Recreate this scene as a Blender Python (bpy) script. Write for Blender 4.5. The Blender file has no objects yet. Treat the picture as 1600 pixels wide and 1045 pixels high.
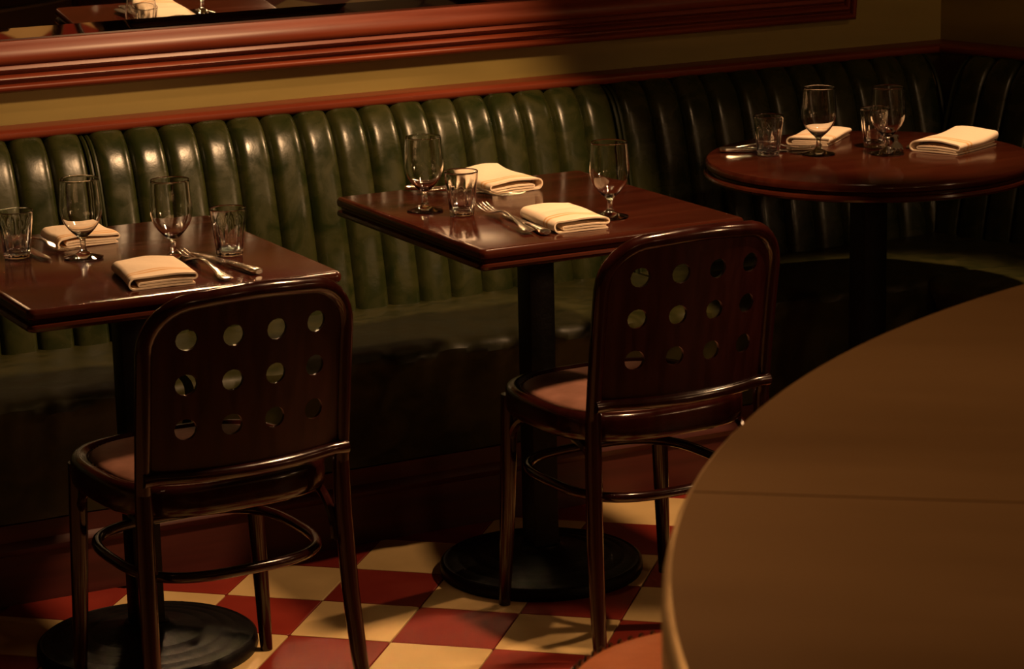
import bpy, bmesh, math, random
from mathutils import Vector, Matrix
PI = math.pi
random.seed(7)
scene = bpy.context.scene
COL = scene.collection

# ------------------------------------------------------------------ camera
cam_d = bpy.data.cameras.new('camera')
cam = bpy.data.objects.new('camera', cam_d); COL.objects.link(cam)
YAW, PITCH, ROLL = 0.47744, 0.23288, -0.0222
cp, sp, cy, sy = math.cos(PITCH), math.sin(PITCH), math.cos(YAW), math.sin(YAW)
F = Vector((sy*cp, cy*cp, -sp)); R = Vector((cy, -sy, 0)); U = R.cross(F)
R2 = R*math.cos(ROLL) + U*math.sin(ROLL); U2 = -R*math.sin(ROLL) + U*math.cos(ROLL)
m = Matrix((R2, U2, -F)).transposed().to_4x4(); m.translation = Vector((-1.771, -4.663, 1.688))
cam.matrix_world = m
cam_d.sensor_fit = 'HORIZONTAL'; cam_d.sensor_width = 36; cam_d.lens = 36*4057/1600
cam_d.clip_start = .05
cam_d.dof.use_dof = True; cam_d.dof.focus_distance = 5.0; cam_d.dof.aperture_fstop = 14
scene.camera = cam

# ------------------------------------------------------------------ world, lamps, exposure
w = bpy.data.worlds.new('world'); scene.world = w; w.use_nodes = True
w.node_tree.nodes['Background'].inputs[0].default_value = (1, .6, .3, 1)
w.node_tree.nodes['Background'].inputs[1].default_value = .006
scene.view_settings.view_transform = 'Standard'; scene.view_settings.look = 'None'
scene.view_settings.gamma = 1; scene.view_settings.use_curve_mapping = False
scene.view_settings.exposure = 0.0
scene.cycles.sample_clamp_indirect = 200
scene.cycles.blur_glossy = .3
WARM = (1, .58, .28)
def spot(name, loc, aim, power, deg, blend=.15, radius=.04, col=WARM):
    d = bpy.data.lights.new(name, 'SPOT'); d.energy = power; d.spot_size = math.radians(deg)
    d.cycles.is_caustics_light = True
    d.spot_blend = blend; d.shadow_soft_size = radius; d.color = col
    o = bpy.data.objects.new(name, d); COL.objects.link(o); o.location = loc
    o.rotation_euler = (Vector(aim)-Vector(loc)).to_track_quat('-Z', 'Y').to_euler()
    return o
spot('key_spotlight', (.80, -.92, 2.2), (-.12, 0, .5), 165, 82, .08, .085)
spot('corner_fill', (1.7, -2.4, 2.4), (2.0, .4, .72), 16, 30, .5, .05)  # added fill that lifts the corner banquette only, no fixture there
spot('glint_fill', (3.0, -3.3, 1.65), (.25, -.2, .86), 90, 17, .6, .13)  # added low light meant to raise glints in the goblets
spot('bench_spotlight', (2.1, .05, 1.75), (.1, .15, .6), 75, 44, .3, .03)
spot('round_table_spotlight', (1.45, -.55, 2.6), (1.57, -.1, .75), 215, 22, .5, .06)
spot('floor_spotlight', (2.35, -1.35, 2.3), (.36, -.90, 0), 130, 19, .4, .03)
spot('bar_spotlight', (-1.3, -1.7, 2.4), (-.2, -2.95, .95), 88, 60, .6, .06)
def fill_point(loc, power, radius=.06):  # unseen point lights added for general fill and glass glints
    d = bpy.data.lights.new('room_fill', 'POINT'); d.energy = power; d.shadow_soft_size = radius; d.color = WARM
    o = bpy.data.objects.new('room_fill', d); COL.objects.link(o); o.location = loc
for p, e in (((2.3, -2.4, 1.7), 4), ((3.0, -4.4, 1.7), 16), ((1.2, -6.2, 1.75), 12), ((-.9, -6.3, 1.8), 7)): fill_point(p, e, .13)

# ------------------------------------------------------------------ materials
def mat(name, col, rough=.5, metal=0, coat=0, spec=.5, trans=0, ior=1.45, coat_rough=.1):
    m = bpy.data.materials.new(name); m.use_nodes = True
    b = m.node_tree.nodes['Principled BSDF']
    b.inputs['Base Color'].default_value = (*col, 1); b.inputs['Roughness'].default_value = rough
    b.inputs['Metallic'].default_value = metal; b.inputs['Coat Weight'].default_value = coat
    b.inputs['Coat Roughness'].default_value = coat_rough
    b.inputs['Specular IOR Level'].default_value = spec
    b.inputs['Transmission Weight'].default_value = trans; b.inputs['IOR'].default_value = ior
    return m
def noisy(m, c1, c2, scale=(5, 5, 5), detail=4, bump=0, bump_scale=60, rough=None, coord='Object', lo=.3, hi=.7):
    nt = m.node_tree; b = nt.nodes['Principled BSDF']; L = nt.links.new
    tc = nt.nodes.new('ShaderNodeTexCoord'); mp = nt.nodes.new('ShaderNodeMapping')
    mp.inputs['Scale'].default_value = scale; L(tc.outputs[coord], mp.inputs[0])
    n = nt.nodes.new('ShaderNodeTexNoise'); n.inputs['Scale'].default_value = 1; n.inputs['Detail'].default_value = detail
    L(mp.outputs[0], n.inputs['Vector'])
    r = nt.nodes.new('ShaderNodeValToRGB'); r.color_ramp.elements[0].color = (*c1, 1); r.color_ramp.elements[1].color = (*c2, 1)
    r.color_ramp.elements[0].position = lo; r.color_ramp.elements[1].position = hi
    L(n.outputs[0], r.inputs[0]); L(r.outputs[0], b.inputs['Base Color'])
    if rough:
        mr = nt.nodes.new('ShaderNodeMapRange'); mr.inputs[3].default_value = rough[0]; mr.inputs[4].default_value = rough[1]
        mr.inputs[1].default_value = .3; mr.inputs[2].default_value = .7
        L(n.outputs[0], mr.inputs[0]); L(mr.outputs[0], b.inputs['Roughness'])
    if bump:
        n2 = nt.nodes.new('ShaderNodeTexNoise'); n2.inputs['Scale'].default_value = bump_scale; n2.inputs['Detail'].default_value = 5
        L(tc.outputs[coord], n2.inputs['Vector'])
        bp = nt.nodes.new('ShaderNodeBump'); bp.inputs['Strength'].default_value = bump; bp.inputs['Distance'].default_value = .004
        L(n2.outputs[0], bp.inputs['Height']); L(bp.outputs[0], b.inputs['Normal'])
    return m
# fine creases of the leather vary along the whole bench: world-position noise
def leather(name, c1, c2, r1, r2):
    m = mat(name, (.03, .04, .01), .3, spec=.5); nt = m.node_tree; b = nt.nodes['Principled BSDF']; L = nt.links.new
    g = nt.nodes.new('ShaderNodeNewGeometry')
    n = nt.nodes.new('ShaderNodeTexNoise'); n.inputs['Scale'].default_value = 14; n.inputs['Detail'].default_value = 6; n.inputs['Distortion'].default_value = 1.2
    L(g.outputs['Position'], n.inputs['Vector'])
    r = nt.nodes.new('ShaderNodeValToRGB'); e = r.color_ramp.elements
    e[0].position = .32; e[0].color = (*c1, 1); e[1].position = .75; e[1].color = (*c2, 1)
    L(n.outputs[0], r.inputs[0]); L(r.outputs[0], b.inputs['Base Color'])
    mr = nt.nodes.new('ShaderNodeMapRange'); mr.inputs[1].default_value = .3; mr.inputs[2].default_value = .7; mr.inputs[3].default_value = r1; mr.inputs[4].default_value = r2
    L(n.outputs[0], mr.inputs[0]); L(mr.outputs[0], b.inputs['Roughness'])
    v = nt.nodes.new('ShaderNodeTexVoronoi'); v.feature = 'DISTANCE_TO_EDGE'; v.inputs['Scale'].default_value = 26
    mx = nt.nodes.new('ShaderNodeMix'); mx.data_type = 'VECTOR'; mx.inputs[0].default_value = .06
    L(g.outputs['Position'], mx.inputs[4]); L(n.outputs['Color'], mx.inputs[5]); L(mx.outputs[1], v.inputs['Vector'])
    n2 = nt.nodes.new('ShaderNodeTexNoise'); n2.inputs['Scale'].default_value = 45; n2.inputs['Detail'].default_value = 6
    L(g.outputs['Position'], n2.inputs['Vector'])
    mm = nt.nodes.new('ShaderNodeMath'); mm.operation = 'MULTIPLY_ADD'; mm.inputs[1].default_value = .35
    L(v.outputs['Distance'], mm.inputs[0]); L(n2.outputs[0], mm.inputs[2])
    bp = nt.nodes.new('ShaderNodeBump'); bp.inputs['Strength'].default_value = .12; bp.inputs['Distance'].default_value = .004
    L(mm.outputs[0], bp.inputs['Height']); L(bp.outputs[0], b.inputs['Normal'])
    return m
LEATHER = leather('green_leather', (.014, .021, .005), (.042, .042, .011), .20, .34)
SEAT_LEATHER = leather('worn_seat_leather', (.018, .020, .005), (.044, .039, .010), .38, .54)
SEAT_LEATHER.node_tree.nodes['Principled BSDF'].inputs['Specular IOR Level'].default_value = .3
PIPING = mat('green_piping', (.02, .025, .006), .35)
TABLE_WOOD = noisy(mat('table_mahogany', (.1, .02, .01), .25, coat=0), (.032, .006, .003), (.052, .0105, .005), (3, 30, 30), 5, .02, 120, (.13, .20))
FRAME_WOOD = noisy(mat('red_mahogany', (.13, .02, .01), .25), (.13, .022, .009), (.22, .042, .016), (2, 40, 40), 5, 0, 0, (.30, .42))
CHAIR_WOOD = noisy(mat('dark_bentwood', (.04, .008, .005), .2, coat=.3), (.012, .0020, .0016), (.025, .0040, .0030), (30, 30, 4), 4, 0, 0, (.14, .24))
CHAIR_PLY = noisy(mat('dark_plywood', (.05, .01, .006), .3, coat=.1), (.015, .0019, .0016), (.029, .0038, .0026), (60, 60, 5), 4, 0, 0, (.28, .38))
PLINTH_WOOD = noisy(mat('plinth_wood', (.1, .015, .01), .4), (.045, .007, .005), (.08, .012, .007), (3, 30, 40), 5, 0, 0, (.5, .65))
IRON = noisy(mat('black_iron', (.005, .004, .004), .45, spec=.25), (.0035, .003, .003), (.007, .006, .0055), (20, 20, 20), 4, .2, 90, (.38, .5))
MAUVE = noisy(mat('mauve_leather', (.2, .09, .06), .5), (.17, .075, .05), (.26, .12, .085), (16, 16, 16), 6, .15, 80)
TAN = noisy(mat('tan_leather', (.45, .15, .05), .5), (.52, .15, .05), (.66, .21, .08), (14, 14, 14), 6, .15, 80)
BRASS_NAIL = mat('antique_nail', (.28, .2, .12), .3, 1)
WALL = noisy(mat('olive_wall', (.25, .19, .05), .55), (.20, .15, .038), (.30, .225, .06), (1.2, 6, 9), 6, .05, 25)
CEIL = mat('ceiling_paint', (.25, .17, .09), .8)
TILE_RED = noisy(mat('red_tile', (.2, .02, .012), .4), (.21, .018, .011), (.29, .030, .016), (7, 7, 7), 5, .04, 40, (.34, .46))
TILE_CREAM = noisy(mat('cream_tile', (.6, .42, .2), .4), (.62, .42, .18), (.76, .53, .24), (7, 7, 7), 5, .04, 40, (.34, .46))
GROUT = mat('grout', (.25, .15, .08), .9)
STEEL = mat('silver_plate', (.80, .74, .66), .24, 1)
GLASS = mat('clear_glass', (1, 1, 1), .0, trans=1, ior=1.5)
MIRROR = mat('mirror_silver', (.82, .82, .80), .01, 1)
BEVEL = mat('bevelled_mirror_edge', (.3, .28, .26), .03, 1)
BAR_TOP = noisy(mat('aged_brass_sheet', (.26, .145, .055), .5, .55), (.23, .125, .046), (.285, .16, .06), (.8, 4, 4), 6, .05, 18, (.45, .62))
BAR_EDGE = noisy(mat('polished_brass_edge', (.55, .36, .16), .3, .9), (.5, .32, .14), (.62, .42, .2), (9, 9, 9), 4, 0, 0, (.32, .45))
BAR_SIDE = mat('bar_side_wood', (.06, .03, .012), .5)
def napkin_mat():
    m = mat('cream_linen', (.82, .67, .51), .85, spec=.2); nt = m.node_tree; b = nt.nodes['Principled BSDF']; L = nt.links.new
    tc = nt.nodes.new('ShaderNodeTexCoord'); s = nt.nodes.new('ShaderNodeSeparateXYZ'); L(tc.outputs['Object'], s.inputs[0])
    r = nt.nodes.new('ShaderNodeValToRGB'); r.color_ramp.interpolation = 'LINEAR'
    mr = nt.nodes.new('ShaderNodeMapRange'); mr.inputs[1].default_value = -.1; mr.inputs[2].default_value = .1
    L(s.outputs['Y'], mr.inputs[0]); L(mr.outputs[0], r.inputs[0])
    base = (.82, .67, .51, 1); st = (.70, .42, .20, 1)
    e = r.color_ramp.elements; e[0].position = 0; e[0].color = base; e[1].position = 1; e[1].color = base
    for p, c in ((.225, base), (.235, st), (.262, st), (.272, base), (.292, base), (.302, st), (.322, st), (.332, base)):
        x = e.new(p); x.color = c
    L(r.outputs[0], b.inputs['Base Color'])
    n = nt.nodes.new('ShaderNodeTexNoise'); n.inputs['Scale'].default_value = 45; n.inputs['Detail'].default_value = 6
    L(tc.outputs['Object'], n.inputs['Vector'])
    bp = nt.nodes.new('ShaderNodeBump'); bp.inputs['Strength'].default_value = .25; bp.inputs['Distance'].default_value = .004
    L(n.outputs[0], bp.inputs['Height']); L(bp.outputs[0], b.inputs['Normal'])
    return m
LINEN = napkin_mat()

# ------------------------------------------------------------------ helpers
class MB:
    def __init__(s): s.v = []; s.f = []
    def add(s, vs, fs):
        o = len(s.v); s.v += [tuple(p) for p in vs]; s.f += [tuple(i+o for i in f) for f in fs]
    def box(s, x0, x1, y0, y1, z0, z1):
        s.add([(x0,y0,z0),(x1,y0,z0),(x1,y1,z0),(x0,y1,z0),(x0,y0,z1),(x1,y0,z1),(x1,y1,z1),(x0,y1,z1)],
              [(0,3,2,1),(4,5,6,7),(0,1,5,4),(1,2,6,5),(2,3,7,6),(3,0,4,7)])
    def loops(s, rings, cap0=True, cap1=True, closed=False):
        n = len(rings[0]); vs = [p for r in rings for p in r]; fs = []
        k = len(rings)
        for i in range(k if closed else k-1):
            a = i*n; b = ((i+1) % k)*n
            for j in range(n):
                j2 = (j+1) % n; fs.append((a+j, a+j2, b+j2, b+j))
        if not closed:
            if cap0: fs.append(tuple(reversed(range(n))))
            if cap1: fs.append(tuple(range((k-1)*n, k*n)))
        s.add(vs, fs)
    def lathe(s, prof, n=32, c=(0, 0, 0), closed=False, cap0=True, cap1=True):
        rings = [[(c[0]+r*math.cos(2*PI*j/n), c[1]+r*math.sin(2*PI*j/n), c[2]+z) for j in range(n)] for r, z in prof]
        s.loops(rings, cap0, cap1, closed)
    def tube(s, pts, rad, n=10, closed=False):
        pts = [Vector(p) for p in pts]; k = len(pts)
        if not hasattr(rad, '__len__'): rad = [rad]*k
        rings = []; prev = None
        for i, p in enumerate(pts):
            if closed: t = pts[(i+1) % k]-pts[i-1]
            else: t = pts[min(i+1, k-1)]-pts[max(i-1, 0)]
            t.normalize()
            if prev is None:
                a = Vector((0, 0, 1)) if abs(t.z) < .9 else Vector((1, 0, 0))
                u = t.cross(a).normalized()
            else: u = (prev-t*prev.dot(t)).normalized()
            prev = u; v = t.cross(u)
            rings.append([p+(u*math.cos(2*PI*j/n)+v*math.sin(2*PI*j/n))*rad[i] for j in range(n)])
        s.loops(rings, closed=closed)
    def mesh(s, name, m, smooth=True, angle=40):
        me = bpy.data.meshes.new(name); me.from_pydata(s.v, [], s.f)
        bm = bmesh.new(); bm.from_mesh(me); bmesh.ops.recalc_face_normals(bm, faces=bm.faces); bm.to_mesh(me); bm.free()
        if m: me.materials.append(m)
        if smooth:
            me.shade_smooth(); me.set_sharp_from_angle(angle=math.radians(angle))
        return me
    def build(s, name, m, parent=None, smooth=True, angle=40):
        return link(name, s.mesh(name, m, smooth, angle), parent)
def link(name, me, parent=None):
    o = bpy.data.objects.new(name, me); COL.objects.link(o)
    if parent: o.parent = parent
    return o
def tag(o, label, cat, group=None):
    o['label'] = label; o['category'] = cat
    if group: o['group'] = group
    return o
def thing(name, label, cat, loc=(0, 0, 0), rz=0, group=None):
    o = bpy.data.objects.new(name, None); COL.objects.link(o); o.empty_display_size = .1
    o.location = loc; o.rotation_euler = (0, 0, rz)
    return tag(o, label, cat, group)
def struct(o): o['kind'] = 'structure'; return o
def copy_tree(o, parent=None):
    c = o.copy(); COL.objects.link(c); c.parent = parent
    for ch in o.children: copy_tree(ch, c)
    return c
def rr(x0, x1, y0, y1, r, n=5):
    out = []
    for cx, cy, a in ((x1-r, y1-r, 0), (x0+r, y1-r, 90), (x0+r, y0+r, 180), (x1-r, y0+r, 270)):
        for i in range(n+1):
            t = math.radians(a+90*i/n); out.append((cx+r*math.cos(t), cy+r*math.sin(t)))
    return out

# ------------------------------------------------------------------ the room
WY = .71                                   # back wall plane
CX = 2.26                                  # corner of back wall and right wall
E = Vector((.235, -.972, 0)); N = Vector((-.972, -.235, 0)); EA = math.atan2(-.972, .235)
b = MB(); b.box(-3.6, CX+.1, WY, WY+.12, 0, 2.8); struct(b.build('wall_back', WALL, None, False))
b = MB(); b.box(0, 6.5, 0, .12, 0, 2.8); o = struct(b.build('wall_right', WALL, None, False)); o.location = (CX, WY, 0); o.rotation_euler[2] = EA
b = MB(); b.box(-3.72, -3.6, -6.6, WY+.12, 0, 2.8); struct(b.build('wall_left', WALL, None, False))
b = MB(); b.box(-3.72, 4.3, -6.72, -6.6, 0, 2.8); struct(b.build('wall_front', WALL, None, False))
b = MB(); b.box(-3.72, 4.3, -6.72, WY+.12, 2.8, 2.9); struct(b.build('ceiling', CEIL, None, False))
b = MB(); b.box(-3.72, 4.3, -6.72, WY+.12, -.1, -.006); FLOOR = struct(b.build('floor', GROUT, None, False))
# tiles laid diagonally: the ones in view singly, the rest as one part
S, TH, OX, OY = .201, -.7285, .126, -.155
g = .0012
def tile_mesh(name, m):
    b = MB(); r = [rr(g, S-g, g, S-g, .004, 2)]
    b.loops([[(x, y, -.012) for x, y in rr(g, S-g, g, S-g, .003, 1)], [(x, y, -.0008) for x, y in rr(g, S-g, g, S-g, .003, 1)],
             [(x, y, 0) for x, y in rr(g+.001, S-g-.001, g+.001, S-g-.001, .003, 1)]])
    return b.mesh(name, m, False)
tm = [tile_mesh('tile_red', TILE_RED), tile_mesh('tile_cream', TILE_CREAM)]
c_, s_ = math.cos(TH), math.sin(TH)
cells = []
for i in range(-40, 42):
    for j in range(-40, 42):
        x = OX+S*((i+.5)*c_-(j+.5)*s_); y = OY+S*((i+.5)*s_+(j+.5)*c_)
        if -3.5 < x < 3.6 and -6.4 < y < .2: cells.append((abs(x-.25)*.9+abs(y+.75), i, j))
cells.sort()
rest = [MB(), MB()]
for k, (d, i, j) in enumerate(cells):
    px = OX+S*(i*c_-j*s_); py = OY+S*(i*s_+j*c_); kind = (i+j) % 2
    if k < 290:
        o = link('tile', tm[kind], FLOOR); o.location = (px, py, random.uniform(-.0006, 0)); o.rotation_euler[2] = TH
    else:
        q = [(g, g), (S-g, g), (S-g, S-g), (g, S-g)]
        rest[kind].add([(px+u*c_-v*s_, py+u*s_+v*c_, -.0004) for u, v in q], [(0, 1, 2, 3)])
for b, m, nme in ((rest[0], TILE_RED, 'red_tile_field'), (rest[1], TILE_CREAM, 'cream_tile_field')):
    o = b.build(nme, m, FLOOR, False); o['kind'] = 'stuff'

def strip(name, prof, u0, u1, m, rot=0, org=(0, 0, 0), parent=None, u0f=None, u1f=None, nu=1, disp=None, angle=40):
    """profile (v, z) swept along u; v is measured from the wall into the room"""
    b = MB(); rings = []
    for i in range(nu+1):
        ring = []
        for k, (v, z) in enumerate(prof):
            a = u0 if u0f is None else u0f(v); e = u1 if u1f is None else u1f(v)
            u = a+(e-a)*i/nu; dv, dz = disp(u, v, z, k) if disp else (0, 0)
            ring.append((u, -(v+dv), z+dz))
        rings.append(ring)
    b.loops(rings)
    o = b.build(name, m, parent, True, angle); o.location = org; o.rotation_euler[2] = rot
    return o
RAIL = [(0, .843), (.066, .843), (.072, .846), (.076, .853), (.075, .860), (.069, .865), (.060, .867), (0, .867)]
struct(strip('trim_1', RAIL, -3.6, CX, FRAME_WOOD, 0, (0, WY, 0), u1f=lambda v: CX-.787*v))
struct(strip('trim_2', RAIL, 0, 3, FRAME_WOOD, EA, (CX, WY, 0), u0f=lambda v: .787*v))
PL = [(0, 0), (.575, 0), (.575, .012), (.572, .10), (.582, .108), (.585, .116), (.582, .124), (.575, .13), (.575, .165), (0, .165)]
struct(strip('baseboard_back', PL, -3.6, 2.2, PLINTH_WOOD, 0, (0, WY, 0)))
struct(strip('baseboard_right', PL, .5, 3, PLINTH_WOOD, EA, (CX, WY, 0)))

# ------------------------------------------------------------------ banquettes
def smoothpath(pts, n):
    out = []
    P = [Vector((*p, 0)) for p in pts]; P = [2*P[0]-P[1]]+P+[2*P[-1]-P[-2]]
    for i in range(1, len(P)-2):
        for k in range(n):
            t = k/n; a, b_, c, d = P[i-1:i+3]
            q = .5*((2*b_)+(c-a)*t+(2*a-5*b_+4*c-d)*t*t+(3*b_-a-3*c+d)*t**3); out.append((q.x, q.y))
    out.append(pts[-1]); return out
BACK = smoothpath([(.200, .36), (.190, .45), (.158, .60), (.130, .71), (.108, .775), (.082, .815), (.050, .836), (.008, .842)], 4)
def channel_mesh(w):
    nu = 12; rows = []
    for k, (v, z) in enumerate(BACK):
        a = BACK[max(k-1, 0)]; c = BACK[min(k+1, len(BACK)-1)]
        t = Vector((c[0]-a[0], c[1]-a[1])).normalized(); nv, nz = t.y, -t.x
        fade = min(1, (len(BACK)-1-k)/5+.55)
        row = []
        for i in range(nu+1):
            x = -1+2*i/nu; x = math.copysign(abs(x)**.75, x)
            h = .020*(1-abs(x)**4.0)**.6*fade
            row.append((x*w/2*.997, -(v+nv*h), z+nz*abs(h)*1.0))
        rows.append(row)
    b = MB(); n = nu+1; vs = [p for r in rows for p in r]
    b.add(vs, [(k*n+i, k*n+i+1, (k+1)*n+i+1, (k+1)*n+i) for k in range(len(rows)-1) for i in range(nu)])
    bk = []
    for k in (0, len(BACK)-1):
        pass
    return b.mesh('channel', LEATHER, True, 75)
def seat_disp(seed):
    rnd = random.Random(seed); ph = [rnd.uniform(0, 6.28) for _ in range(6)]
    def f(u, v, z, k):
        # gathered pleats across the front roll, soft hollows on the top
        e = max(0, 1-abs(v-.63)/.07) * max(0, min(1, (z-.2)/.15))
        pl = (math.sin(u*120+ph[0]+1.5*math.sin(u*17))*.5+math.sin(u*73+ph[1]))*.0022*e
        top = (math.sin(u*9+v*21+ph[2])+math.sin(u*23-v*30+ph[3])*.6)*.0022*(1 if z > .405 and .2 < v < .6 else 0)
        fr = math.sin(u*31+z*20+ph[4])*.002*(1 if z < .4 and v > .5 else 0)
        return pl+fr, top+pl*.8
    return f
SEAT = [(.05, .17), (.575, .168), (.583, .19), (.592, .24), (.603, .30), (.618, .35), (.632, .378), (.639, .395), (.636, .409), (.625, .418), (.605, .423),
        (.56, .425), (.50, .425), (.44, .423), (.38, .421), (.32, .419), (.27, .417), (.22, .416), (.05, .416)]
BACKING = [(.004, .36), (.185, .36), (.172, .45), (.14, .60), (.112, .71), (.09, .775), (.066, .808), (.04, .826), (.004, .834)]
def banquette(label, u0, u1, n, rot, org, seed, us0=None, us1=None, s0f=None, s1f=None):
    t = thing('banquette', label, 'banquette', org, rot, 'green leather banquettes along the walls')
    w = (u1-u0)/n; me = channel_mesh(w)
    for i in range(n):
        o = link('channel', me, t); o.location = (u0+w*(i+.5), 0, 0)
    strip('backing', BACKING, u0+.003, u1-.003, PIPING, parent=t)
    strip('seat', SEAT, u0 if us0 is None else us0, u1 if us1 is None else us1, SEAT_LEATHER, parent=t, nu=max(20, int((u1-u0)*90)), disp=seat_disp(seed), u0f=s0f, u1f=s1f)
    for u in (u0-.004, u1+.004):                      # welted ends of the section
        b = MB(); b.tube([(u, -(v+.014), z) for v, z in BACK[::2]], .005, 6); b.build('piping', PIPING, t)
    return t
O0 = (0, WY, 0)
banquette('green channelled banquette section at the far left, behind the left table', -1.64, -.056, 20, 0, O0, 1)
banquette('long brightly lit green channelled banquette behind the middle square table', -.036, 1.230, 16, 0, O0, 2)
banquette('dim green channelled banquette behind the round table, running into the corner', 1.250, 2.16, 11, 0, O0, 3, 1.240, 2.36, None, lambda v: CX-.012+.2418*v)
banquette('green channelled banquette against the right-hand wall beyond the round table', .15, 2.45, 28, EA, (CX, WY, 0), 4, None, 2.45, lambda v: .659-.2418*v)

# ------------------------------------------------------------------ tilted wall mirror
MZ = .943
mir = thing('wall_mirror', 'large tilted wall mirror in a stepped red mahogany frame', 'mirror', (0, WY-.012, MZ))
TAU = math.radians(5.4); mir.rotation_euler = (TAU, 0, 0)       # leans out at the top
X0, X1, ZT = -2.4, 1.975, 1.55
# frame moulding profile: (d from outer edge, depth out of the wall)
MP = [(0, 0), (0, .020), (.004, .027), (.010, .029), (.015, .026), (.018, .019), (.022, .019), (.025, .028), (.031, .034), (.037, .031), (.040, .023),
      (.044, .024), (.047, .034), (.053, .040), (.059, .037), (.062, .034), (.064, .040), (.067, .043), (.074, .045), (.083, .043), (.093, .037), (.102, .030), (.110, .025), (.110, 0)]
def rail(name, c0, c1, inward):
    b = MB(); c0 = Vector(c0); c1 = Vector(c1); inw = Vector(inward); d = (c1-c0).normalized()
    r0 = [c0+inw*a+d*a+Vector((0, -p, 0)) for a, p in MP]; r1 = [c1+inw*a-d*a+Vector((0, -p, 0)) for a, p in MP]
    b.loops([r0, r1]); return b.build(name, FRAME_WOOD, mir, True, 50)
rail('frame_rail', (X0, 0, 0), (X1, 0, 0), (0, 0, 1)); rail('frame_rail', (X1, 0, ZT), (X0, 0, ZT), (0, 0, -1))
rail('frame_stile', (X1, 0, 0), (X1, 0, ZT), (-1, 0, 0)); rail('frame_stile', (X0, 0, ZT), (X0, 0, 0), (1, 0, 0))
i0, i1, j0, j1 = X0+.105, X1-.105, .105, ZT-.105; bw = .032; yg = -.020
b = MB(); b.box(i0+bw, i1-bw, yg, yg+.006, j0+bw, j1-bw); b.build('mirror_glass', MIRROR, mir, False)
b = MB(); A = [(i0, j0), (i1, j0), (i1, j1), (i0, j1)]; B = [(i0+bw, j0+bw), (i1-bw, j0+bw), (i1-bw, j1-bw), (i0+bw, j1-bw)]
b.loops([[(x, yg+.004, z) for x, z in A], [(x, yg, z) for x, z in B]], False, False); b.build('bevelled_border', BEVEL, mir, False)

# ------------------------------------------------------------------ tables
TZ = .75
EDGE = [(.02, -.040), (.005, -.040), (.0005, -.0375), (-.001, -.033), (.0005, -.0285), (.004, -.0265), (.0085, -.0255), (.0085, -.021), (.004, -.0195), (.0005, -.0165),
        (-.0005, -.010), (.0008, -.0045), (.004, -.001), (.009, 0)]
def square_post(t, s=.028):
    b = MB(); b.loops([[(x, y, z) for x, y in rr(-s, s, -s, s, .004, 2)] for z in (.03, TZ-.04)]); b.build('post', IRON, t)
    b = MB(); b.loops([[(x, y, z) for x, y in rr(-.14, .14, -.14, .14, .02, 3)] for z in (TZ-.047, TZ-.0405)]); b.build('mounting_plate', IRON, t)
    b = MB(); pr = [(.212, 0), (.214, .006), (.212, .022), (.206, .026), (.203, .024), (.198, .0245), (.180, .030), (.177, .028), (.172, .029), (.150, .035), (.147, .033), (.142, .034),
                    (.115, .040), (.112, .038), (.107, .039), (.06, .046), (.045, .052), (.042, .058)]
    b.lathe([(r*.967, z) for r, z in pr], 64); b.build('base', IRON, t, True, 60)
def rect_table(label, x0, x1, y0, y1, r):
    cx, cy = (x0+x1)/2, (y0+y1)/2; hx, hy = (x1-x0)/2, (y1-y0)/2
    t = thing('bistro_table', label, 'table', (cx, cy, 0), 0, 'dark wooden restaurant tables')
    up = [e for e in EDGE if e[1] >= -.0255]; lo = [e for e in EDGE if e[1] <= -.0255]
    b = MB(); b.loops([[(x, y, TZ+z) for x, y in rr(-hx+o, hx-o, -hy+o, hy-o, max(.004, r-o), 5)] for o, z in up]); b.build('tabletop', TABLE_WOOD, t, True, 35)
    b = MB(); b.loops([[(x, y, TZ+z) for x, y in rr(-hx+o, hx-o, -hy+o, hy-o, max(.004, r-o), 5)] for o, z in lo]); b.build('edge_moulding', TABLE_WOOD, t, True, 35)
    square_post(t); return t
rect_table('square dark wooden table at the far left, cut by the photo edge', -.553, .019, -.564, .086, .014)
rect_table('square dark wooden table in the middle, lit red-brown, on a black disc base', .305, .874, -.537, .121, .014)
def round_table(label, cx, cy, r):
    t = thing('round_table', label, 'table', (cx, cy, 0), 0, 'dark wooden restaurant tables')
    up = [e for e in EDGE if e[1] >= -.0255]; lo = [e for e in EDGE if e[1] <= -.0255]
    b = MB(); b.lathe([(r-o, TZ+z) for o, z in up], 96); b.build('tabletop', TABLE_WOOD, t, True, 35)
    b = MB(); b.lathe([(r-o+(.003 if z > -.04 else 0), TZ+z) for o, z in lo], 96); b.build('edge_moulding', TABLE_WOOD, t, True, 35)
    square_post(t, .030); return t
round_table('round dark wooden table in the corner at the right', 1.478, -.085, .354)

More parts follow.
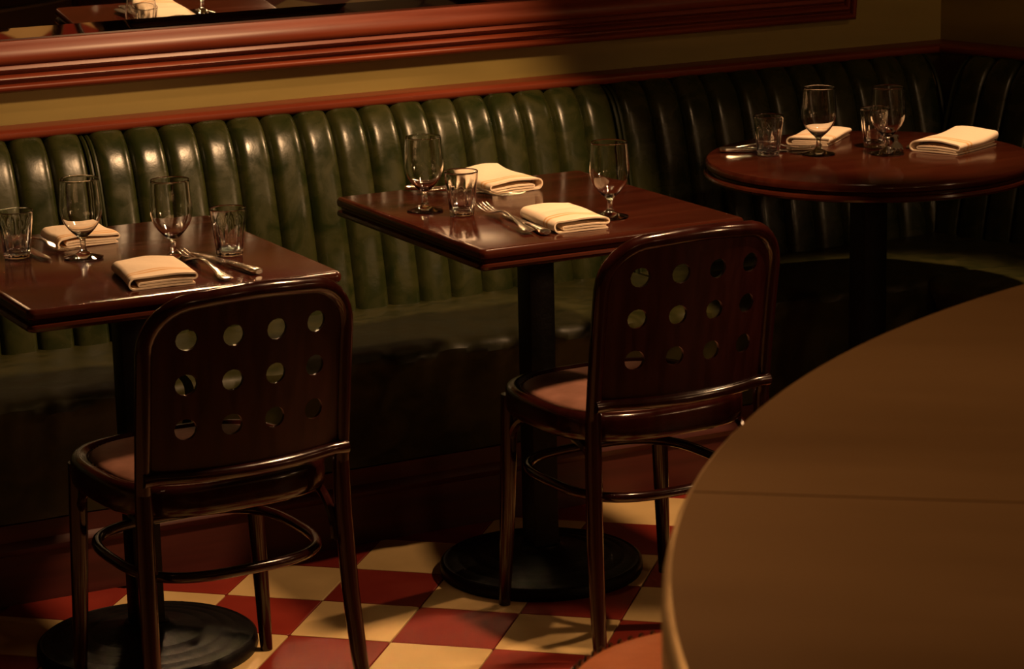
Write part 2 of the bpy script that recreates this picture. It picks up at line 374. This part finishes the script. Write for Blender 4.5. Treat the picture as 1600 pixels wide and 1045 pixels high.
# ------------------------------------------------------------------ chairs
def make_chair():
    t = bpy.data.objects.new('bentwood_chair', None); COL.objects.link(t); t.empty_display_size = .1
    W = .183; ZT = .784; RC = .085; BOW = .034
    def yb(z): return -.190-.05*max(0, (z-.45)/.34)**1.15            # rake of the back
    def bow(x): return -BOW*(1-(x/W)**2)
    # bentwood hoop of the back
    pts = []
    for k in range(7): pts.append((-W+.003*0, None, .45+(ZT-RC-.45)*k/6))
    for k in range(1, 9):
        a = PI/2*k/8; pts.append((-W+RC-RC*math.cos(a), None, ZT-RC+RC*math.sin(a)))
    for k in range(1, 8): pts.append((-W+RC+(2*W-2*RC)*k/8, None, ZT+.006*math.sin(PI*k/8)))
    pts += [(-x, y, z) for x, y, z in reversed(pts[:15])]
    P = [(x, yb(z)+(bow(x) if abs(x) < W else 0), z) for x, _, z in pts]
    b = MB(); b.tube(P, [.0145]*len(P), 12); b.build('back_frame', CHAIR_WOOD, t)
    for s in (-1, 1):                                                # rear legs, raked backwards
        b = MB(); b.tube([(s*W, -.190, .455), (s*(W+.001), -.190, .36), (s*(W+.005), -.198, .22), (s*(W+.010), -.213, .10), (s*(W+.016), -.231, 0)],
                         [.0148, .0155, .0155, .0145, .0125], 12); b.build('leg', CHAIR_WOOD, t)
        b = MB(); b.tube([(s*.168, .150, .425), (s*.172, .151, .30), (s*.178, .153, .15), (s*.185, .157, 0)], [.0165, .0165, .0145, .0115], 12); b.build('leg', CHAIR_WOOD, t)
    # curved cross bar just above the seat
    zc = .480
    P = [(W*x, yb(zc)+bow(W*x)*1.0-.004, zc-.003*(1-x*x)) for x in [i/8 for i in range(-8, 9)]]
    P[0] = (P[0][0]-.006, P[0][1]-.010, zc); P[-1] = (P[-1][0]+.006, P[-1][1]-.010, zc)
    b = MB(); b.tube(P, [.0115]*17, 12); b.build('cross_bar', CHAIR_WOOD, t)
    # plywood back panel pierced by twelve round holes
    c = .078; r = .0185; z0 = .523; cols = [-1.5, -.5, .5, 1.5]; rows = [z0+c/2+c*k for k in range(3)]
    verts = []; idx = {}; faces = []
    def vid(x, z):
        k = (round(x, 5), round(z, 5))
        if k not in idx: idx[k] = len(verts); verts.append((x, z))
        return idx[k]
    holes = []
    for ci in cols:
        for rz in rows:
            cx = ci*c; sq = []
            for k in range(4): sq.append((cx-c/2+c*k/4, rz-c/2))
            for k in range(4): sq.append((cx+c/2, rz-c/2+c*k/4))
            for k in range(4): sq.append((cx+c/2-c*k/4, rz+c/2))
            for k in range(4): sq.append((cx-c/2, rz+c/2-c*k/4))
            o = [vid(*p) for p in sq]
            h = []
            for p in sq:
                a = math.atan2(p[1]-rz, p[0]-cx); h.append(vid(cx+r*math.cos(a), rz+r*math.sin(a)))
            holes.append(h)
            for k in range(16): k2 = (k+1) % 16; faces.append((o[k], o[k2], h[k2], h[k]))
    xa, za, zb = 2*c, z0, z0+3*c
    per = [(-xa+2*xa*k/16, za) for k in range(16)]+[(xa, za+(zb-za)*k/12) for k in range(12)]+[(xa-2*xa*k/16, zb) for k in range(16)]+[(-xa, zb-(zb-za)*k/12) for k in range(12)]
    def outer(x, z):
        zlo, zhi, wx, rad = zc, ZT, W, RC
        zm = (za+zb)/2
        if abs(x) > xa-1e-6 and za+1e-6 < z < zb-1e-6 and z < zhi-rad: return (math.copysign(wx, x), z)
        if abs(z-za) < 1e-6: return (x*wx/xa, zlo)
        X, Z = x*wx/xa, zhi if abs(z-zb) < 1e-6 else z
        if abs(z-zb) < 1e-6 or z >= zhi-rad:
            if abs(X) > wx-rad and Z > zhi-rad:
                ox, oz = math.copysign(wx-rad, X), zhi-rad; a = math.atan2(Z-oz, abs(X)-(wx-rad))
                X = math.copysign(wx-rad+rad*math.cos(a), X); Z = oz+rad*math.sin(a)
        return (X, Z)
    ip = [vid(*p) for p in per]; op = []
    for p in per:
        q = outer(*p); verts.append(q); op.append(len(verts)-1)
    mid = []
    for a, q in zip(ip, op):
        verts.append(((verts[a][0]+verts[q][0])/2, (verts[a][1]+verts[q][1])/2)); mid.append(len(verts)-1)
    n = len(per)
    for k in range(n):
        k2 = (k+1) % n; faces.append((ip[k], ip[k2], mid[k2], mid[k])); faces.append((mid[k], mid[k2], op[k2], op[k]))
    T = .0035; nv = len(verts)
    V = [(x, yb(z)+bow(x)-T, z) for x, z in verts]+[(x, yb(z)+bow(x)+T, z) for x, z in verts]
    FS = [f for f in faces]+[tuple(i+nv for i in reversed(f)) for f in faces]
    for h in holes:
        for k in range(16): k2 = (k+1) % 16; FS.append((h[k], h[k2], h[k2]+nv, h[k]+nv))
    b = MB(); b.add(V, FS); b.build('back_panel', CHAIR_PLY, t, True, 35)
    # seat: bent frame, domed cushion, nail heads
    def seat_outline(o, n=56):
        out = []
        for k in range(n):
            a = 2*PI*k/n; ca, sa = math.cos(a), math.sin(a)
            wx = (.205 if sa > 0 else .192+.013*(1+sa)) - o; wy = .200-o; e = 2/3.2
            out.append((wx*math.copysign(abs(ca)**e, ca), wy*math.copysign(abs(sa)**e, sa)+.0))
        return out
    SP = [(.03, .398), (.006, .398), (.001, .403), (0, .415), (.0, .440), (.003, .449), (.009, .452), (.020, .452), (.027, .446)]
    b = MB(); b.loops([[(x, y, z) for x, y in seat_outline(o)] for o, z in SP]); b.build('seat_frame', CHAIR_WOOD, t, True, 50)
    b = MB(); b.loops([[(x, y, z) for x, y in seat_outline(o)] for o, z in ((.030, .438), (.030, .447), (.036, .451), (.055, .455), (.09, .458), (.12, .460), (.16, .461))]); b.build('cushion', MAUVE, t, True, 60)
    b = MB()
    for x, y in seat_outline(.0275, 84):
        b.lathe([(.0001, .4485), (.0016, .4478), (.0026, .4455), (.0028, .440)], 6, (x, y, 0))
    o = b.build('nailhead_trim', BRASS_NAIL, t); o['kind'] = 'stuff'
    # hoop stretcher bowed round inside the legs
    P = []
    for k in range(48):
        a = 2*PI*k/48; ca, sa = math.cos(a), math.sin(a); e = 2/3.0
        P.append((.176*math.copysign(abs(ca)**e, ca), (.172 if sa > 0 else .186)*math.copysign(abs(sa)**e, sa)-.012, .292))
    b = MB(); b.tube(P, .0095, 10, True); b.build('stretcher', CHAIR_WOOD, t)
    # quarter-round braces under the seat
    for s in (-1, 1):
        for (ya, d) in ((.152, -1), (-.188, 1)):
            P = []
            for k in range(9):
                a = PI/2*k/8; rr_ = .085; P.append((s*.170, ya+d*(rr_-rr_*math.cos(a))+d*.004, .395-rr_+rr_*math.sin(a)))
            b = MB(); b.tube(P, .0085, 8); b.build('brace', CHAIR_WOOD, t)
    return t
ch = make_chair()
tag(ch, 'dark bentwood chair with pierced back at the left table, nearest the camera', 'chair', 'bentwood chairs at the tables')
ch.location = (-.252, -.522, 0); ch.rotation_euler[2] = math.radians(3)
c2 = copy_tree(ch); tag(c2, 'dark bentwood chair with pierced back at the middle square table', 'chair', 'bentwood chairs at the tables')
c2.location = (.614, -.514, 0); c2.rotation_euler[2] = math.radians(1.5)

# ------------------------------------------------------------------ bar counter and stool
BX, BY, BR, BZ = .517, -3.852, 1.554, 1.05
bar = thing('bar_counter', 'large rounded bar counter with an aged brass top, in the right foreground', 'bar counter', (BX, BY, 0))
def bar_top(name, y0, y1, m, z0, z1, r):
    pts = []; n = 72
    ya, yb_ = max(y0, -r), min(y1, r)
    k = 40
    for i in range(k+1):
        y = ya+(yb_-ya)*i/k; pts.append((math.sqrt(max(0, r*r-y*y)), y))
    for i in range(k+1):
        y = yb_+(ya-yb_)*i/k; pts.append((-math.sqrt(max(1e-9, r*r-y*y)), y))
    b = MB(); b.loops([[(x, y, z0) for x, y in pts], [(x, y, z1) for x, y in pts]]); return b.build(name, m, bar, False)
SEAM = .039
o1 = bar_top('top_sheet', SEAM+.0015, 9, BAR_TOP, BZ-.006, BZ, BR-.008)
o2 = bar_top('top_sheet', -.75, SEAM-.0015, BAR_TOP, BZ-.006, BZ, BR-.008)
o3 = bar_top('top_sheet', -9, -.753, BAR_TOP, BZ-.006, BZ, BR-.008)
for o in (o1, o2, o3): o.rotation_euler[2] = math.radians(-38.2)
b = MB(); b.lathe([(BR-.3, BZ-.10), (BR-.012, BZ-.10), (BR-.004, BZ-.096), (BR, BZ-.086), (BR, BZ-.014), (BR-.002, BZ-.006), (BR-.007, BZ-.001), (BR-.010, BZ-.0005), (BR-.010, BZ-.0065), (BR-.3, BZ-.0065)], 160, closed=True)
b.build('rounded_edge', BAR_EDGE, bar, True, 40)
b = MB(); b.lathe([(BR-.26, 0), (BR-.26, .12), (BR-.28, .13), (BR-.28, BZ-.1005)], 96); b.build('bar_front', BAR_SIDE, bar)
for k in range(0, 64):
    a = 2*PI*k/64
    if not (PI*.35 < a < PI*1.25): continue
    b = MB(); b.box(-.055, .055, 0, .012, .16, BZ-.14); o = b.build('front_panel', BAR_SIDE, bar, False)
    rr0 = BR-.279; o.location = (rr0*math.cos(a), rr0*math.sin(a), 0); o.rotation_euler[2] = a-PI/2

st = thing('bar_stool', 'bar stool with a round studded tan leather seat, tucked beside the bar counter', 'stool', (-.388, -2.497, 0))
b = MB(); b.lathe([(.05, .645), (.195, .645), (.2, .652), (.2, .682), (.196, .690), (.186, .692), (.18, .688), (.05, .688)], 56, closed=True); b.build('seat_frame', CHAIR_WOOD, st)
b = MB(); b.lathe([(.184, .688), (.184, .694), (.178, .700), (.16, .706), (.12, .711), (.06, .714), (.001, .715)], 56); b.build('cushion', TAN, st)
b = MB()
for k in range(76):
    a = 2*PI*k/76; b.lathe([(.0001, .7025), (.0024, .7015), (.0036, .6985), (.0038, .694)], 6, (.1835*math.cos(a), .1835*math.sin(a), 0))
o = b.build('nailhead_trim', BRASS_NAIL, st); o['kind'] = 'stuff'
for k in range(4):
    a = PI/4+PI/2*k; b = MB(); b.tube([(.15*math.cos(a), .15*math.sin(a), .65), (.17*math.cos(a), .17*math.sin(a), .3), (.205*math.cos(a), .205*math.sin(a), 0)], [.016, .016, .012], 10); b.build('leg', CHAIR_WOOD, st)
b = MB(); b.tube([(.176*math.cos(2*PI*k/40), .176*math.sin(2*PI*k/40), .24) for k in range(40)], .010, 10, True); b.build('foot_ring', CHAIR_WOOD, st)

# ------------------------------------------------------------------ glassware
def goblet_mesh():
    h = .147
    outer = [(.0002, 0), (.0340, 0), (.0362, .0012), (.0360, .0026), (.030, .0042), (.018, .0072), (.010, .0108), (.0062, .0155), (.0050, .022), (.0050, .030), (.0060, .0355), (.0100, .0400),
             (.0175, .0465), (.0250, .0545), (.0315, .0640), (.0360, .0745), (.0383, .0850), (.0388, .0930), (.0383, .1030), (.0371, .1160), (.0358, .1310), (.03515, h-.0045), (.0350, h-.0015), (.0348, h-.0004), (.0345, h)]
    inner = [(.0342, h-.0004), (.0340, h-.0015), (.03405, h-.0045), (.0347, .1310), (.0359, .1160), (.0370, .1030), (.0374, .0930), (.0369, .0850), (.0346, .0745), (.0301, .0645), (.0236, .0555), (.0160, .0482), (.0085, .0435), (.0002, .0422)]
    parts = []
    b = MB(); b.lathe(outer[:8], 40); parts.append(('foot', b.mesh('foot', GLASS, True, 60)))
    b = MB(); b.lathe(outer[7:12]+[(.0002, .0405)], 24); parts.append(('stem', b.mesh('stem', GLASS, True, 60)))
    b = MB(); b.lathe(outer[11:]+inner, 48, cap0=False); parts.append(('bowl', b.mesh('bowl', GLASS, True, 60)))
    return parts
def tumbler_mesh():
    n = 60; fl = 10; h = .087
    def ring(r, z, d):
        out = []
        for j in range(n):
            a = 2*PI*j/n; ph = (a*fl/(2*PI)) % 1; s = abs(math.cos(PI*ph))**.6     # scalloped flutes
            rr_ = r-d*(1-s); out.append((rr_*math.cos(a), rr_*math.sin(a), z))
        return out
    rings = [ring(.0005, 0, 0), ring(.0215, 0, .001), ring(.0238, .0015, .0018), ring(.0248, .004, .002), ring(.0243, .0075, .0012), ring(.0250, .010, .0026), ring(.0266, .022, .0030), ring(.0284, .038, .0030), ring(.0300, .052, .0027),
             ring(.0309, .060, .0018), ring(.0317, .067, .0005), ring(.0323, .074, 0), ring(.0329, h-.004, 0), ring(.0330, h-.0015, 0), ring(.0328, h-.0004, 0), ring(.0324, h, 0),
             ring(.0319, h-.0004, 0), ring(.0317, h-.0015, 0), ring(.0315, h-.004, 0), ring(.0306, .072, 0), ring(.0287, .055, 0), ring(.0262, .036, 0), ring(.0236, .020, 0), ring(.0215, .0125, 0), ring(.017, .0105, 0), ring(.0005, .0100, 0)]
    b = MB(); b.loops(rings); return b.mesh('tumbler', GLASS, True, 50)
GM, TM = goblet_mesh(), tumbler_mesh()
def goblet(x, y, label):
    t = thing('goblet', label, 'goblet', (x, y, TZ+.0003), random.uniform(0, 6), 'stemmed water goblets')
    for n, me in GM: link(n, me, t)
    return t
def tumbler(x, y, label): o = link('tumbler', TM); o.location = (x, y, TZ+.0003); o.rotation_euler[2] = random.uniform(0, 6); tag(o, label, 'tumbler', 'fluted glass tumblers'); return o

# ------------------------------------------------------------------ napkins (folded cloth) and cutlery
def napkin(label, x, y, rz, wx=.105, wy=.18, flip=1, h=.021, seed=0, skew=0., puff=.004, lift=0.):
    """a napkin folded in a spiral of layers: fold at one long side, layer ends showing at the short side"""
    rnd = random.Random(seed); th = .0030
    # centre line of the cloth in the x-z section
    X = wx/2; g_ = (h-4*th)/3*.55
    z = [th/2, th*1.5+g_*.8, th*2.5+g_*1.6, h-th/2]
    path = []
    def run(xa, xb, za, zb, n=9):
        for i in range(n): t = i/(n-1); path.append((xa+(xb-xa)*t, za+(zb-za)*t+math.sin(t*PI)*.0006))
    def arc(cx, za, zb, s, n=6):
        rad = (zb-za)/2
        for i in range(1, n): a = -PI/2+PI*i/n; path.append((cx+s*abs(rad)*math.cos(a)*1.05, (za+zb)/2+rad*math.sin(a)))
    run(X*.93, -X*.86, z[0], z[0]); arc(-X*.86, z[0], z[3], -1, 9)
    run(-X*.86, X*.90, z[3], z[3]*.93); arc(X*.90, z[3]*.93, z[2]*.93, 1, 5)
    run(X*.90, -X*.70, z[2]*.93, z[2]); arc(-X*.70, z[2], z[1], -1, 5)
    run(-X*.70, X*.86, z[1], z[1]*.95)
    ns = 14; rings = []
    ph = [rnd.uniform(0, 6) for _ in range(4)]
    for k in range(ns+1):
        t = -1+2*k/ns; yy = t*wy/2
        ring = []; top = []; bot = []
        for i, (px, pz) in enumerate(path):
            a = Vector(path[max(i-1, 0)]); c = Vector(path[min(i+1, len(path)-1)]); d = (c-a).normalized(); nn = Vector((-d.y, d.x))
            lvl = pz/h
            qx = px*(1-.03*t)+skew*yy+.0015*math.sin(3*t+ph[0]+lvl*2)
            qz = pz+lvl*(puff*math.sin((px/wx+.5)*PI)*(1-.5*t*t)+.0012*math.sin(4*t+ph[1]+px*60))+lvl*lift*max(0, t)**1.5
            qy = yy+.0025*math.sin(px*50+ph[2])*lvl+.003*(lvl-.5)*(1 if t < 0 else -1)*abs(t)
            top.append((flip*(qx+nn.x*th/2), qy, max(.0003, qz+nn.y*th/2))); bot.append((flip*(qx-nn.x*th/2), qy, max(.0003, qz-nn.y*th/2)))
        rings.append(top+list(reversed(bot)))
    b = MB(); b.loops(rings, False, False)
    np_ = len(path); n = 2*np_
    for base, rev in ((0, False), (ns*n, True)):                    # close the two cut ends strip by strip
        for i in range(np_-1): b.f.append((base+i, base+i+1, base+n-2-i, base+n-1-i))
    o = b.build('napkin', LINEN, None, True, 55); o.location = (x, y, TZ+.0002); o.rotation_euler[2] = rz
    return tag(o, label, 'napkin', 'folded cloth napkins')
def slab(b, st, z0=0):
    """stations (y, half width, z centre, half thickness, x centre) -> rounded bar"""
    rings = []
    for y, hw, z, ht, xc in st:
        rings.append([(xc+hw*math.copysign(abs(math.cos(a))**.6, math.cos(a)), y, z0+z+ht*math.copysign(abs(math.sin(a))**.8, math.sin(a))) for a in [2*PI*k/10+.01 for k in range(10)]])
    b.loops(rings)
def fork_proto():
    t = bpy.data.objects.new('fork', None); COL.objects.link(t); t.empty_display_size = .05
    b = MB(); slab(b, [(-.115, .006, .0035, .0016, 0), (-.112, .0105, .0035, .002, 0), (-.100, .0118, .0035, .0022, 0), (-.085, .0085, .0045, .002, 0), (-.075, .0062, .006, .0018, 0),
                       (-.05, .0042, .009, .0017, 0), (-.02, .0034, .0125, .0017, 0), (.005, .0036, .0125, .0016, 0), (.022, .0045, .009, .0014, 0)]); b.build('handle', STEEL, t)
    b = MB(); slab(b, [(.020, .004, .0094, .0014, 0), (.030, .0095, .0065, .0012, 0), (.040, .0122, .0040, .0011, 0), (.052, .0126, .0024, .001, 0), (.060, .0126, .0022, .001, 0)]); b.build('head', STEEL, t)
    for k in range(4):
        x = -.0108+.0072*k; b = MB(); slab(b, [(.058, .0019, .0022, .001, x), (.075, .0017, .0026, .001, x), (.095, .0014, .0046, .0009, x*.98), (.111, .0008, .0075, .0006, x*.95)]); b.build('tine', STEEL, t)
    return t
def knife_proto():
    t = bpy.data.objects.new('table_knife', None); COL.objects.link(t); t.empty_display_size = .05
    b = MB(); slab(b, [(-.115, .006, .0046, .003, 0), (-.111, .0098, .0048, .0042, 0), (-.100, .0102, .005, .0046, 0), (-.07, .0078, .0048, .0042, 0), (-.035, .0066, .0045, .0038, 0), (-.018, .0072, .0042, .0036, 0), (-.012, .0055, .004, .0028, 0)]); b.build('handle', STEEL, t)
    b = MB(); slab(b, [(-.013, .0050, .0038, .0018, 0), (0, .0085, .0034, .0012, .001), (.05, .0095, .003, .001, .001), (.085, .0088, .0027, .0009, .0), (.105, .0055, .0025, .0008, -.002), (.115, .0012, .0024, .0006, -.004)]); b.build('blade', STEEL, t)
    return t
FP, KP = fork_proto(), knife_proto()
used = {'f': False, 'k': False}
def cutlery(kind, tip, end, label, dz=0, sc=1.0):
    p = FP if kind == 'f' else KP
    o = p if not used[kind] else copy_tree(p); used[kind] = True
    tx, ty = tip; ex, ey = end; d = math.atan2(ty-ey, tx-ex); L = .115*sc
    o.location = (ex+L*math.cos(d), ey+L*math.sin(d), TZ+.0005+dz); o.rotation_euler = (0, 0, d-PI/2); o.scale = (1.08, sc, 1.15)
    tag(o, label, 'fork' if kind == 'f' else 'knife', 'forks on the tables' if kind == 'f' else 'knives on the tables')
# left table
tumbler(-.433, -.119, 'fluted tumbler at the left edge of the photo, on the left table')
tumbler(-.096, -.316, 'fluted tumbler at the right end of the left table, behind the knife')
goblet(-.331, -.191, 'stemmed goblet standing before the rear napkin on the left table')
goblet(-.198, -.300, 'stemmed goblet behind the front napkin and fork on the left table')
napkin('folded cream napkin at the front of the left table, beside the fork', -.283, -.432, math.radians(-2), .118, .165, 1, .021, 3, .10)
napkin('folded cream napkin at the back of the left table, against the banquette', -.283, -.028, math.radians(2), .118, .125, 1, .019, 4, .06)
cutlery('f', (-.172, -.27), (-.184, -.53), 'silver fork beside the front napkin on the left table', 0, 1.22)
cutlery('k', (-.148, -.29), (-.118, -.51), 'silver knife lying in front of the right tumbler on the left table', 0, 1.05)
cutlery('f', (-.338, -.125), (-.405, .060), 'silver fork beside the rear napkin on the left table')
cutlery('k', (-.395, -.165), (-.400, .05), 'silver knife beside the left tumbler on the left table')
# middle table
goblet(.392, -.122, 'stemmed goblet at the left of the middle table, beside the tumbler')
goblet(.658, -.389, 'stemmed goblet at the right of the middle table, behind the front napkin')
tumbler(.432, -.205, 'fluted tumbler on the middle table, between goblet and fork')
napkin('folded cream napkin with orange stripes at the front of the middle table', .556, -.392, math.radians(-3), .108, .175, 1, .023, 5, .04)
napkin('folded cream napkin at the back of the middle table, behind the tumbler', .628, .030, math.radians(4), .118, .150, -1, .024, 6, .03, .003, .012)
cutlery('f', (.492, -.175), (.448, -.455), 'silver fork on the middle table, left of the front napkin', .0035, 1.3)
cutlery('k', (.496, -.27), (.470, -.482), 'silver knife on the middle table, between the fork and front napkin', 0, 1.0)
cutlery('k', (.548, .008), (.458, .106), 'silver knife at the back of the middle table, behind the goblet')
cutlery('f', (.556, -.058), (.462, .046), 'silver fork at the back of the middle table, beside the rear napkin', .004)
# round table
tumbler(1.304, .046, 'fluted tumbler at the left of the round table')
tumbler(1.553, .000, 'fluted tumbler behind the right goblet on the round table')
goblet(1.398, -.009, 'stemmed goblet in front of the left napkin on the round table')
goblet(1.522, -.091, 'stemmed goblet in the middle of the round table, left of the right napkin')
napkin('folded cream napkin at the right of the round table', 1.690, -.112, math.radians(-66), .115, .165, 1, .024, 8, .05, .006, .010)
napkin('folded cream napkin at the left back of the round table, behind the goblet', 1.510, .150, math.radians(-50), .095, .165, 1, .017, 9, .05)
cutlery('f', (1.405, .075), (1.250, .160), 'silver fork beside the left napkin on the round table')
cutlery('k', (1.385, .045), (1.235, .135), 'silver knife behind the left tumbler on the round table')
cutlery('f', (1.570, -.060), (1.668, .090), 'silver fork behind the right napkin on the round table')
cutlery('k', (1.632, -.040), (1.800, .040), 'silver knife furthest right on the round table, behind the right napkin')

# light refracted by the glassware reaches the cloth and wood beneath it
for o in bpy.data.objects:
    if o.name.startswith(('foot', 'stem', 'tumbler', 'bowl')): o.cycles.is_caustics_caster = True
    elif o.name.startswith(('tabletop', 'napkin')): o.cycles.is_caustics_receiver = True
